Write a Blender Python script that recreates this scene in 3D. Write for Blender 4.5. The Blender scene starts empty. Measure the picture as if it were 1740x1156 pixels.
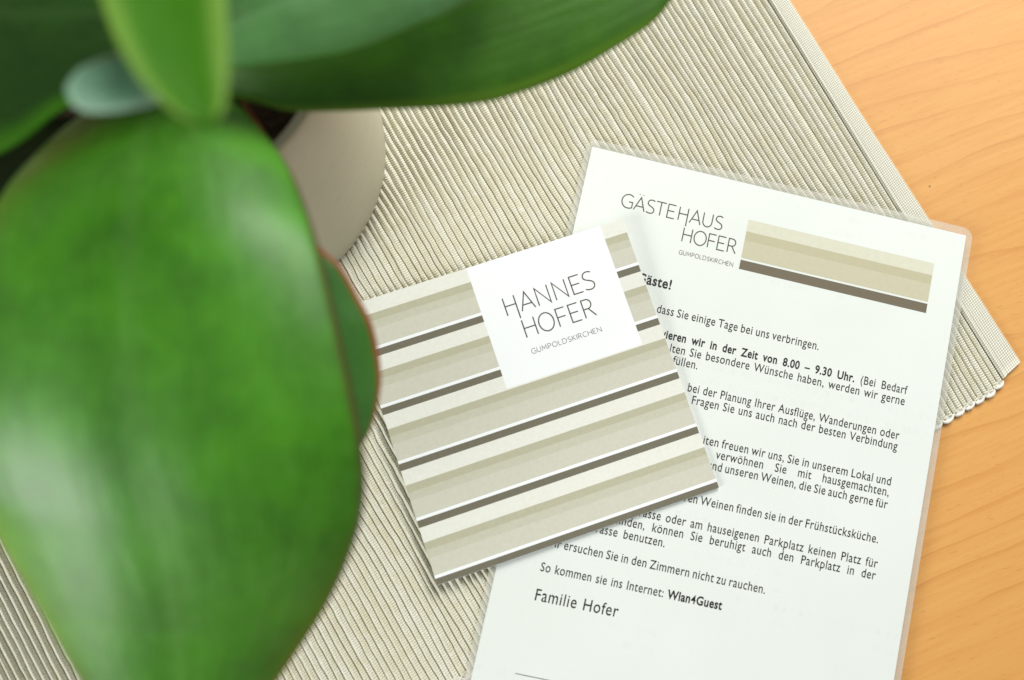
import bpy, bmesh, math, random
import numpy as np

# ------------------------------------------------------------------ camera, light, exposure
S = bpy.context.scene
C = S.collection
MM = 0.001
cam_d = bpy.data.cameras.new('camera')
cam_d.sensor_width = 36.0
cam_d.lens = 36.0 * 1800.0 / 1740.0
cam_d.clip_start = 0.01
cam_d.clip_end = 50.0
cam_d.dof.use_dof = True
cam_d.dof.focus_distance = 0.398
cam_d.dof.aperture_fstop = 4.9
cam = bpy.data.objects.new('camera', cam_d)
cam.location = (0, 0, 387.332 * MM)
cam.rotation_euler = (0.15875572, -0.04830633, 0.0)
C.objects.link(cam)
S.camera = cam

world = bpy.data.worlds.new('World')
S.world = world
world.use_nodes = True
bg = world.node_tree.nodes['Background']
bg.inputs[0].default_value = (0.95, 1.0, 0.98, 1)
bg.inputs[1].default_value = 0.20


def area(name, loc, target, sx, sy, power, col):
    l = bpy.data.lights.new(name, 'AREA')
    l.shape = 'RECTANGLE'
    l.size, l.size_y = sx, sy
    l.energy = power
    l.color = col
    o = bpy.data.objects.new(name, l)
    C.objects.link(o)
    o.location = loc
    from mathutils import Vector
    d = Vector(target) - Vector(loc)
    o.rotation_euler = d.to_track_quat('-Z', 'Y').to_euler()
    return o


area('window_light', (-0.76, -0.46, 0.44), (-0.06, 0.02, 0.03), 0.5, 0.34, 7.4, (0.985, 1.0, 0.975))
area('far_window_light', (0.40, 0.86, 0.74), (0.06, 0.08, 0.0), 0.9, 0.6, 15.0, (1.0, 0.99, 0.935))

S.render.engine = 'CYCLES'
S.cycles.use_denoising = True
S.cycles.max_bounces = 8
S.cycles.transparent_max_bounces = 12
S.view_settings.view_transform = 'Standard'
S.view_settings.look = 'None'
S.view_settings.gamma = 1.0
S.view_settings.exposure = 0.19
S.view_settings.use_curve_mapping = False


# ------------------------------------------------------------------ helpers
def tag(o, label=None, cat=None, kind=None):
    if label: o['label'] = label
    if cat: o['category'] = cat
    if kind: o['kind'] = kind
    return o


def empty(name, loc, rotz=0.0):
    o = bpy.data.objects.new(name, None)
    o.empty_display_size = 0.02
    o.location = loc
    o.rotation_euler = (0, 0, rotz)
    C.objects.link(o)
    return o


def mesh_obj(name, verts, faces, mats, parent=None, fmat=None, smooth=False, uv=None):
    """verts in mm, local to the parent"""
    me = bpy.data.meshes.new(name)
    v = np.asarray(verts, dtype=float) * MM
    me.from_pydata(v.tolist(), [], [list(f) for f in faces])
    if not isinstance(mats, (list, tuple)): mats = [mats]
    for m in mats: me.materials.append(m)
    if fmat is not None: me.polygons.foreach_set('material_index', list(fmat))
    if smooth: me.polygons.foreach_set('use_smooth', [True] * len(me.polygons))
    if uv is not None:
        lay = me.uv_layers.new(name='UVMap')
        idx = np.empty(len(me.loops), dtype=np.int32)
        me.loops.foreach_get('vertex_index', idx)
        lay.data.foreach_set('uv', np.asarray(uv, dtype=np.float32)[idx].ravel())
    me.update()
    o = bpy.data.objects.new(name, me)
    C.objects.link(o)
    if parent: o.parent = parent
    return o


def grid_faces(n, m, wrap=False):
    f = []
    for i in range(n - 1):
        for j in range(m if wrap else m - 1):
            k = (j + 1) % m
            f.append((i * m + j, i * m + k, (i + 1) * m + k, (i + 1) * m + j))
    return f


# ------------------------------------------------------------------ materials
def new_mat(name):
    m = bpy.data.materials.new(name)
    m.use_nodes = True
    nt = m.node_tree
    return m, nt, nt.nodes['Principled BSDF']


def nd(nt, t, **kw):
    n = nt.nodes.new(t)
    for k, v in kw.items():
        if k.startswith('i_'):
            key = k[2:]
            key = int(key) if key.isdigit() else key
            n.inputs[key].default_value = v
        else:
            setattr(n, k, v)
    return n


def math_(nt, op, a, b=None, c=None):
    n = nt.nodes.new('ShaderNodeMath')
    n.operation = op
    for i, x in enumerate((a, b, c)):
        if x is None: continue
        if isinstance(x, (int, float)): n.inputs[i].default_value = x
        else: nt.links.new(x, n.inputs[i])
    return n.outputs[0]


def mixc(nt, f, a, b, blend='MIX'):
    n = nt.nodes.new('ShaderNodeMix')
    n.data_type = 'RGBA'
    n.blend_type = blend
    for sock, x in ((n.inputs[0], f), (n.inputs[6], a), (n.inputs[7], b)):
        if isinstance(x, (int, float)): sock.default_value = x
        elif isinstance(x, tuple): sock.default_value = (*x, 1) if len(x) == 3 else x
        else: nt.links.new(x, sock)
    return n.outputs[2]


def ramp(nt, f, p0, p1):
    n = nt.nodes.new('ShaderNodeMapRange')
    n.interpolation_type = 'SMOOTHSTEP'
    nt.links.new(f, n.inputs[0])
    n.inputs[1].default_value = p0
    n.inputs[2].default_value = p1
    return n.outputs[0]


def noise(nt, vec, scale, detail=3.0, rough=0.5, dist=0.0):
    n = nd(nt, 'ShaderNodeTexNoise')
    n.inputs['Scale'].default_value = scale
    n.inputs['Detail'].default_value = detail
    n.inputs['Roughness'].default_value = rough
    n.inputs['Distortion'].default_value = dist
    if vec is not None: nt.links.new(vec, n.inputs['Vector'])
    return n.outputs['Fac']


def mapping(nt, src, rot=0.0, scale=(1, 1, 1)):
    if rot:                       # turn first, stretch afterwards
        n = nd(nt, 'ShaderNodeMapping')
        n.inputs['Rotation'].default_value = (0, 0, rot)
        nt.links.new(src, n.inputs['Vector'])
        src = n.outputs[0]
    n = nd(nt, 'ShaderNodeMapping')
    n.inputs['Scale'].default_value = scale
    nt.links.new(src, n.inputs['Vector'])
    return n.outputs[0]


def bump(nt, bsdf, h, strength, dist):
    n = nd(nt, 'ShaderNodeBump')
    n.inputs['Strength'].default_value = strength
    n.inputs['Distance'].default_value = dist
    nt.links.new(h, n.inputs['Height'])
    nt.links.new(n.outputs[0], bsdf.inputs['Normal'])


def obj_coord(nt):
    return nd(nt, 'ShaderNodeTexCoord').outputs['Object']


def uv_xy(nt):
    sp = nd(nt, 'ShaderNodeSeparateXYZ')
    nt.links.new(nd(nt, 'ShaderNodeTexCoord').outputs['UV'], sp.inputs[0])
    return sp.outputs[0], sp.outputs[1]


def mat_wood():
    m, nt, b = new_mat('beech_laminate')
    co = obj_coord(nt)
    r = math.radians(-22)
    warp = noise(nt, mapping(nt, co, r, (3.0, 9.0, 1)), 1.0, 2.0, 0.45)
    sp = nd(nt, 'ShaderNodeSeparateXYZ')
    nt.links.new(mapping(nt, co, r), sp.inputs[0])
    sp2 = nd(nt, 'ShaderNodeSeparateXYZ')
    nt.links.new(co, sp2.inputs[0])
    # annual rings: cathedral arcs, spread out where the noise is flat
    y = math_(nt, 'ADD', math_(nt, 'MULTIPLY', sp.outputs[1], 75.0), math_(nt, 'MULTIPLY', warp, 9.0))
    y = math_(nt, 'ADD', y, math_(nt, 'MULTIPLY', noise(nt, mapping(nt, co, r, (25, 90, 1)), 1.0, 2.0, .5), 0.35))
    fr = math_(nt, 'FRACT', y)
    line = math_(nt, 'POWER', fr, 9.0)
    amp = ramp(nt, noise(nt, mapping(nt, co, r, (7, 30, 1)), 1.0, 2.0, .5), 0.32, 0.68)
    line = math_(nt, 'MULTIPLY', line, math_(nt, 'MULTIPLY_ADD', amp, 0.85, 0.15))
    # fine streaks and pores
    streak = noise(nt, mapping(nt, co, r, (30, 520, 1)), 1.0, 3.0, .6)
    pores = noise(nt, mapping(nt, co, r + 0.12, (230, 1300, 1)), 1.0, 2.0, .6)
    pores = ramp(nt, pores, 0.60, 0.75)
    broad = noise(nt, mapping(nt, co, r, (4, 14, 1)), 1.0, 2.0, .5)
    c = mixc(nt, broad, (0.69, 0.335, 0.090), (0.75, 0.41, 0.140))
    c = mixc(nt, math_(nt, 'MULTIPLY', ramp(nt, streak, 0.3, 0.75), 0.6), c, (0.66, 0.30, 0.08))
    c = mixc(nt, math_(nt, 'MULTIPLY', line, 0.55), c, (0.52, 0.205, 0.05))
    c = mixc(nt, math_(nt, 'MULTIPLY', pores, 0.6), c, (0.53, 0.23, 0.07))
    # a few dark specks
    vo = nd(nt, 'ShaderNodeTexVoronoi', i_Scale=24.0)
    nt.links.new(co, vo.inputs['Vector'])
    c = mixc(nt, math_(nt, 'MULTIPLY', math_(nt, 'LESS_THAN', vo.outputs['Distance'], 0.011), 0.7), c, (0.12, 0.06, 0.03))
    nt.links.new(c, b.inputs['Base Color'])
    b.inputs['Roughness'].default_value = 0.42
    b.inputs['Specular IOR Level'].default_value = 0.35
    bump(nt, b, streak, 0.06, 0.0006)
    return m


def mat_weave():
    m, nt, b = new_mat('ribbed_cotton')
    u, v = uv_xy(nt)          # u = mm along the rib, v = rib number + fraction across it
    rib = math_(nt, 'FLOOR', v)
    ph = math_(nt, 'FRACT', v)
    wn = nd(nt, 'ShaderNodeTexWhiteNoise', noise_dimensions='1D')
    nt.links.new(rib, wn.inputs['W'])
    rnd = wn.outputs['Value']
    cmb = nd(nt, 'ShaderNodeCombineXYZ')
    nt.links.new(u, cmb.inputs[0]); nt.links.new(math_(nt, 'MULTIPLY', rib, 7.3), cmb.inputs[1])
    along = noise(nt, cmb.outputs[0], 0.16, 4.0, .65)
    cm2 = nd(nt, 'ShaderNodeCombineXYZ')
    nt.links.new(math_(nt, 'MULTIPLY', u, 1.1), cm2.inputs[0]); nt.links.new(math_(nt, 'MULTIPLY', v, 3.0), cm2.inputs[1])
    fuzz = noise(nt, cm2.outputs[0], 1.0, 2.0, .6)
    # weft loops wrapped over each rib
    loop = math_(nt, 'SINE', math_(nt, 'ADD', math_(nt, 'MULTIPLY', u, 2 * math.pi / 0.92), math_(nt, 'MULTIPLY', rnd, 40.0)))
    loop = math_(nt, 'MULTIPLY_ADD', loop, 0.5, 0.5)
    mid = math_(nt, 'SUBTRACT', 1.0, math_(nt, 'MULTIPLY', math_(nt, 'ABSOLUTE', math_(nt, 'SUBTRACT', ph, 0.5)), 4.5))
    mid = math_(nt, 'MAXIMUM', mid, 0.0)
    dash = math_(nt, 'MULTIPLY', ramp(nt, mid, 0.1, 0.9), ramp(nt, loop, 0.45, 0.95))
    mixf = math_(nt, 'ADD', math_(nt, 'MULTIPLY', rnd, 0.22), math_(nt, 'MULTIPLY', along, 0.95))
    c = mixc(nt, ramp(nt, mixf, 0.3, 0.85), (0.78, 0.735, 0.535), (0.89, 0.865, 0.74))
    c = mixc(nt, math_(nt, 'MULTIPLY', ramp(nt, fuzz, .45, .75), 0.35), c, (0.84, 0.83, 0.78))
    c = mixc(nt, math_(nt, 'MULTIPLY', dash, 0.72), c, (0.30, 0.28, 0.20))
    # dark warp thread lying between two ribs
    edge = math_(nt, 'ABSOLUTE', math_(nt, 'SUBTRACT', ph, 0.5))
    c = mixc(nt, math_(nt, 'MULTIPLY', math_(nt, 'MULTIPLY', ramp(nt, edge, 0.40, 0.485), math_(nt, 'MULTIPLY_ADD', loop, -0.75, 1.0)), 0.85), c, (0.25, 0.22, 0.13))
    nt.links.new(c, b.inputs['Base Color'])
    b.inputs['Roughness'].default_value = 0.45
    b.inputs['Specular IOR Level'].default_value = 0.6
    b.inputs['Sheen Weight'].default_value = 0.15
    slub = ramp(nt, noise(nt, cmb.outputs[0], 0.35, 2.0, .5), .66, .76)
    c = mixc(nt, math_(nt, 'MULTIPLY', slub, 0.7), c, (0.90, 0.88, 0.81))
    nt.links.new(c, b.inputs['Base Color'])
    h = math_(nt, 'ADD', math_(nt, 'SUBTRACT', loop, math_(nt, 'MULTIPLY', dash, 0.6)), math_(nt, 'MULTIPLY', fuzz, 0.6))
    bump(nt, b, h, 0.9, 0.00034)
    return m


def mat_hem():
    m, nt, b = new_mat('plain_weave_hem')
    u, v = uv_xy(nt)          # both in mm
    a = math_(nt, 'SINE', math_(nt, 'MULTIPLY', math_(nt, 'ADD', u, v), math.pi / 0.88))
    d = math_(nt, 'SINE', math_(nt, 'MULTIPLY', math_(nt, 'SUBTRACT', u, v), math.pi / 0.88))
    k = math_(nt, 'MULTIPLY_ADD', math_(nt, 'MULTIPLY', a, d), 0.5, 0.5)
    cmb = nd(nt, 'ShaderNodeCombineXYZ')
    nt.links.new(u, cmb.inputs[0]); nt.links.new(v, cmb.inputs[1])
    n1 = noise(nt, cmb.outputs[0], 0.8, 3.0, .6)
    c = mixc(nt, ramp(nt, k, 0.35, 0.8), (0.42, 0.40, 0.30), (0.92, 0.91, 0.84))
    c = mixc(nt, math_(nt, 'MULTIPLY', n1, 0.35), c, (0.74, 0.72, 0.60))
    nt.links.new(c, b.inputs['Base Color'])
    b.inputs['Roughness'].default_value = 0.75
    bump(nt, b, k, 0.5, 0.00025)
    return m


def mat_plain(name, col, rough=0.5, spec=0.5, nscale=0.0, namt=0.1, coat=0.0, bstr=0.0):
    m, nt, b = new_mat(name)
    if nscale:
        n = noise(nt, obj_coord(nt), nscale, 4.0, .6)
        c = mixc(nt, n, tuple(x * (1 - namt) for x in col), tuple(min(1, x * (1 + namt)) for x in col))
        nt.links.new(c, b.inputs['Base Color'])
        if bstr: bump(nt, b, n, bstr, 0.0002)
    else:
        b.inputs['Base Color'].default_value = (*col, 1)
    b.inputs['Roughness'].default_value = rough
    b.inputs['Specular IOR Level'].default_value = spec
    if coat:
        b.inputs['Coat Weight'].default_value = coat
        b.inputs['Coat Roughness'].default_value = 0.25
    return m


def mat_laminate():
    m, nt, b = new_mat('clear_laminate')
    b.inputs['Base Color'].default_value = (0.72, 0.715, 0.65, 1)
    b.inputs['Roughness'].default_value = 0.3
    tr = nd(nt, 'ShaderNodeBsdfTransparent')
    mx = nd(nt, 'ShaderNodeMixShader')
    n = noise(nt, obj_coord(nt), 70.0, 2.0, .5)
    f = math_(nt, 'MULTIPLY_ADD', n, 0.2, 0.20)
    nt.links.new(f, mx.inputs[0])
    nt.links.new(tr.outputs[0], mx.inputs[1])
    nt.links.new(b.outputs[0], mx.inputs[2])
    nt.links.new(mx.outputs[0], nt.nodes['Material Output'].inputs[0])
    return m


def mat_leaf(name, deep, light, bloom, bloom_amt, margin, transl, rough, coat=0.0, e0=.975, e1=.998, spec=.4):
    m, nt, b = new_mat(name)
    u, v = uv_xy(nt)          # u along the leaf, v across it
    cmb = nd(nt, 'ShaderNodeCombineXYZ')
    nt.links.new(math_(nt, 'MULTIPLY', u, 3.0), cmb.inputs[0])
    nt.links.new(math_(nt, 'MULTIPLY', v, 9.0), cmb.inputs[1])
    g = noise(nt, obj_coord(nt), 60.0, 4.0, .6)
    c = mixc(nt, ramp(nt, g, .1, .8), deep, light)
    fibre = noise(nt, cmb.outputs[0], 1.6, 4.0, .6, 0.6)
    patch = noise(nt, obj_coord(nt), 26.0, 3.0, .6, 0.4)
    f = math_(nt, 'MULTIPLY', math_(nt, 'MULTIPLY_ADD', fibre, 0.9, 0.1), ramp(nt, patch, .25, .85))
    f = math_(nt, 'MULTIPLY', f, math_(nt, 'MULTIPLY_ADD', ramp(nt, u, .45, .9), 1.3, 0.4))   # more wax towards the tip
    c = mixc(nt, math_(nt, 'MULTIPLY', f, bloom_amt), c, bloom)
    cm2 = nd(nt, 'ShaderNodeCombineXYZ')
    nt.links.new(math_(nt, 'MULTIPLY', u, 38.0), cm2.inputs[0])
    nt.links.new(math_(nt, 'MULTIPLY', v, 46.0), cm2.inputs[1])
    fleck = noise(nt, cm2.outputs[0], 1.0, 4.0, .65, 0.3)
    c = mixc(nt, math_(nt, 'MULTIPLY', ramp(nt, fleck, .5, .78), 0.20), c, bloom)
    c = mixc(nt, math_(nt, 'MULTIPLY', ramp(nt, fleck, .5, .26), 0.28), c, deep)
    vein = nd(nt, 'ShaderNodeTexWave', wave_type='BANDS', bands_direction='Y')
    vein.inputs['Scale'].default_value = 2.6
    vein.inputs['Distortion'].default_value = 5.0
    vein.inputs['Detail'].default_value = 2.0
    vein.inputs['Detail Scale'].default_value = 0.6
    nt.links.new(cmb.outputs[0], vein.inputs['Vector'])
    c = mixc(nt, math_(nt, 'MULTIPLY', ramp(nt, vein.outputs['Fac'], .7, 1.0), 0.20), c, bloom)
    # pale midrib line
    mr = math_(nt, 'ABSOLUTE', math_(nt, 'SUBTRACT', math_(nt, 'ADD', v, math_(nt, 'MULTIPLY', fibre, 0.03)), 0.515))
    c = mixc(nt, math_(nt, 'MULTIPLY', math_(nt, 'SUBTRACT', 1.0, ramp(nt, mr, 0.0, 0.05)), 0.12), c, bloom)
    # red margin
    e = math_(nt, 'ABSOLUTE', math_(nt, 'MULTIPLY_ADD', v, 2.0, -1.0))
    c = mixc(nt, ramp(nt, e, e0, e1), c, margin)
    nt.links.new(c, b.inputs['Base Color'])
    b.inputs['Roughness'].default_value = rough
    b.inputs['Specular IOR Level'].default_value = spec
    b.inputs['Coat Weight'].default_value = coat
    b.inputs['Coat Roughness'].default_value = 0.36
    bump(nt, b, fibre, 0.25, 0.002)
    if transl:
        t = nd(nt, 'ShaderNodeBsdfTranslucent')
        nt.links.new(c, t.inputs[0])
        mx = nd(nt, 'ShaderNodeMixShader')
        mx.inputs[0].default_value = transl
        nt.links.new(b.outputs[0], mx.inputs[1]); nt.links.new(t.outputs[0], mx.inputs[2])
        nt.links.new(mx.outputs[0], nt.nodes['Material Output'].inputs[0])
    return m


def mat_pot():
    m, nt, b = new_mat('glazed_stoneware')
    co = obj_coord(nt)
    n = noise(nt, mapping(nt, co, 0, (30, 30, 500)), 1.0, 3.0, .6)
    c = mixc(nt, n, (0.57, 0.53, 0.40), (0.64, 0.595, 0.455))
    nt.links.new(c, b.inputs['Base Color'])
    sp_ = noise(nt, co, 420.0, 2.0, .5)
    c = mixc(nt, math_(nt, 'MULTIPLY', ramp(nt, sp_, .66, .72), 0.35), c, (0.36, 0.31, 0.23))
    wash = noise(nt, co, 22.0, 3.0, .5)
    c = mixc(nt, math_(nt, 'MULTIPLY', ramp(nt, wash, .4, .7), 0.25), c, (0.50, 0.45, 0.33))
    nt.links.new(c, b.inputs['Base Color'])
    b.inputs['Roughness'].default_value = 0.36
    bump(nt, b, n, 0.4, 0.0008)
    return m


def mat_paper():
    m, nt, b = new_mat('white_paper')
    co = obj_coord(nt)
    fine = noise(nt, co, 900.0, 3.0, .6)
    broad = noise(nt, co, 30.0, 3.0, .5)
    c = mixc(nt, broad, (0.735, 0.775, 0.74), (0.79, 0.825, 0.80))
    c = mixc(nt, math_(nt, 'MULTIPLY', ramp(nt, fine, .5, .8), 0.12), c, (0.66, 0.69, 0.66))
    # print of the other side showing through very faintly
    sp = nd(nt, 'ShaderNodeSeparateXYZ')
    nt.links.new(co, sp.inputs[0])
    row = ramp(nt, math_(nt, 'SINE', math_(nt, 'MULTIPLY', sp.outputs[1], 2 * math.pi / 0.0062)), 0.1, 0.7)
    word = ramp(nt, noise(nt, mapping(nt, co, 0, (420, 40, 1)), 1.0, 3.0, .6), .45, .65)
    zone = ramp(nt, noise(nt, mapping(nt, co, 0, (14, 34, 1)), 1.0, 1.0, .5), .5, .66)
    f = math_(nt, 'MULTIPLY', math_(nt, 'MULTIPLY', row, word), zone)
    c = mixc(nt, math_(nt, 'MULTIPLY', f, 0.09), c, (0.45, 0.47, 0.46))
    nt.links.new(c, b.inputs['Base Color'])
    b.inputs['Roughness'].default_value = 0.5
    b.inputs['Coat Weight'].default_value = 0.35
    b.inputs['Coat Roughness'].default_value = 0.25
    bump(nt, b, fine, 0.10, 0.0001)
    return m


M = dict(
    wood=mat_wood(), weave=mat_weave(), hem=mat_hem(),
    cotton=mat_plain('white_cotton_thread', (0.78, 0.76, 0.70), 0.85, 0.2, 900.0, 0.2, bstr=0.5),
    paper=mat_paper(),
    lam=mat_laminate(),
    ink=mat_plain('black_ink', (0.018, 0.018, 0.018), 0.45, 0.4),
    brown_ink=mat_plain('brown_grey_ink', (0.085, 0.072, 0.058), 0.5, 0.3),
    hair_ink=mat_plain('light_brown_grey_ink', (0.17, 0.15, 0.125), 0.5, 0.3),
    card_white=mat_plain('card_white', (0.88, 0.90, 0.92), 0.5, 0.4),
    card_light=mat_plain('card_pearl_stripe', (0.79, 0.79, 0.725), 0.32, 0.6, 700.0, 0.08),
    card_olive=mat_plain('card_olive_stripe', (0.475, 0.458, 0.335), 0.42, 0.5, 700.0, 0.10),
    card_mid=mat_plain('card_sand_stripe', (0.55, 0.535, 0.43), 0.42, 0.5, 700.0, 0.09),
    card_tan=mat_plain('card_stone_stripe', (0.60, 0.59, 0.50), 0.42, 0.5, 700.0, 0.09),
    card_dark=mat_plain('card_brown_stripe', (0.165, 0.15, 0.108), 0.45, 0.5, 700.0, 0.14),
    ban_light=mat_plain('print_pale_stripe', (0.66, 0.655, 0.53), 0.5, 0.4, 500.0, 0.08),
    ban_olive=mat_plain('print_olive_stripe', (0.50, 0.465, 0.315), 0.5, 0.4, 500.0, 0.06),
    ban_tan=mat_plain('print_stone_stripe', (0.55, 0.52, 0.375), 0.5, 0.4, 500.0, 0.06),
    ban_dark=mat_plain('print_brown_stripe', (0.155, 0.128, 0.085), 0.5, 0.4, 500.0, 0.06),
    pot=mat_pot(),
    soil=mat_plain('potting_soil', (0.035, 0.024, 0.016), 0.95, 0.1, 400.0, 0.6, bstr=1.0),
    stem=mat_plain('red_green_stem', (0.16, 0.07, 0.03), 0.6, 0.3, 120.0, 0.4),
    leaf=mat_leaf('waxy_leaf', (0.020, 0.120, 0.0003), (0.058, 0.28, 0.0005), (0.20, 0.41, 0.11), 0.42, (0.06, 0.016, 0.006), 0.08, 0.42, 0.32, .958, 1.0, .26),
    leaf_side=mat_leaf('mid_green_leaf', (0.030, 0.125, 0.003), (0.075, 0.25, 0.008), (0.12, 0.26, 0.06), 0.35, (0.16, 0.34, 0.02), 0.28, 0.5, 0.0, .80, .99),
    leaf_red=mat_leaf('red_edged_leaf', (0.018, 0.11, 0.004), (0.03, 0.16, 0.008), (0.20, 0.36, 0.14), 0.15, (0.27, 0.05, 0.010), 0.10, 0.45, 0.1, .83, .98),
    leaf_shaded=mat_leaf('shaded_green_leaf', (0.006, 0.030, 0.001), (0.014, 0.065, 0.003), (0.09, 0.19, 0.05), 0.25, (0.05, 0.20, 0.004), 0.15, 0.7, 0.0, .80, .99, .2),  # leaf in shade: dark tone and brighter lit rim are put into the colour
    leaf_gap_shade=mat_leaf('gap_shade_leaf', (0.007, 0.014, 0.003), (0.012, 0.020, 0.004), (0.02, 0.03, 0.01), 0.2, (0.05, 0.02, 0.01), 0.0, 0.8, spec=.1),  # near-black: shade of the gap at the pot put into the leaf colour
    leaf_pale=mat_leaf('powdery_leaf', (0.035, 0.135, 0.025), (0.075, 0.23, 0.05), (0.27, 0.44, 0.26), 0.65, (0.07, 0.24, 0.045), 0.1, 0.42, 0.1, .9, .99),
    leaf_young=mat_leaf('young_leaf', (0.040, 0.20, 0.0005), (0.06, 0.25, 0.001), (0.08, 0.28, 0.003), 0.25, (0.22, 0.42, 0.06), 0.35, 0.55, 0.0, .45, .95, .25),
    leaf_blue=mat_leaf('glaucous_leaf', (0.08, 0.25, 0.12), (0.14, 0.34, 0.20), (0.44, 0.66, 0.52), 0.85, (0.32, 0.54, 0.40), 0.1, 0.5, 0.0, .7, .99),
)

# ------------------------------------------------------------------ table top (the surface)
TZ = -3.0
def build_table():
    bm = bmesh.new()
    bmesh.ops.create_cube(bm, size=1.0)
    for v in bm.verts:
        v.co.x = v.co.x * 1.5 + 0.02
        v.co.y = v.co.y * 1.1 + 0.05
        v.co.z = (v.co.z - 0.5) * 0.026 + TZ * MM
    bmesh.ops.bevel(bm, geom=list(bm.edges), offset=0.002, segments=2, affect='EDGES')
    me = bpy.data.meshes.new('tabletop')
    bm.to_mesh(me); bm.free()
    me.materials.append(M['wood'])
    o = bpy.data.objects.new('tabletop', me)
    C.objects.link(o)
    tag(o, 'light orange beech table top with fine wavy grain', 'table', 'structure')
build_table()

# ------------------------------------------------------------------ ribbed place mat
# local frame: x = along the hem (away from the near corner), y = across towards the left
MAT_O = (212.4, 55.5)
MAT_ROT = math.atan2(0.8672, -0.4976)
LEN, WID, HEM, PITCH = 440.0, 400.0, 8.6, 2.52

def end_curve(a):
    return np.interp(a, [0, 8, 16, 40, 120, 240, 400], [-0.5, -2.0, -4.2, -4.2, 0.5, 6.0, 10.0])

def smooth_noise(rng, n, step, amp):
    k = int(n / step) + 4
    p = rng.normal(0, amp, k)
    x = np.arange(n) / step
    i = np.floor(x).astype(int); f = x - i; f = f * f * (3 - 2 * f)
    return p[i] * (1 - f) + p[i + 1] * f

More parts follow.
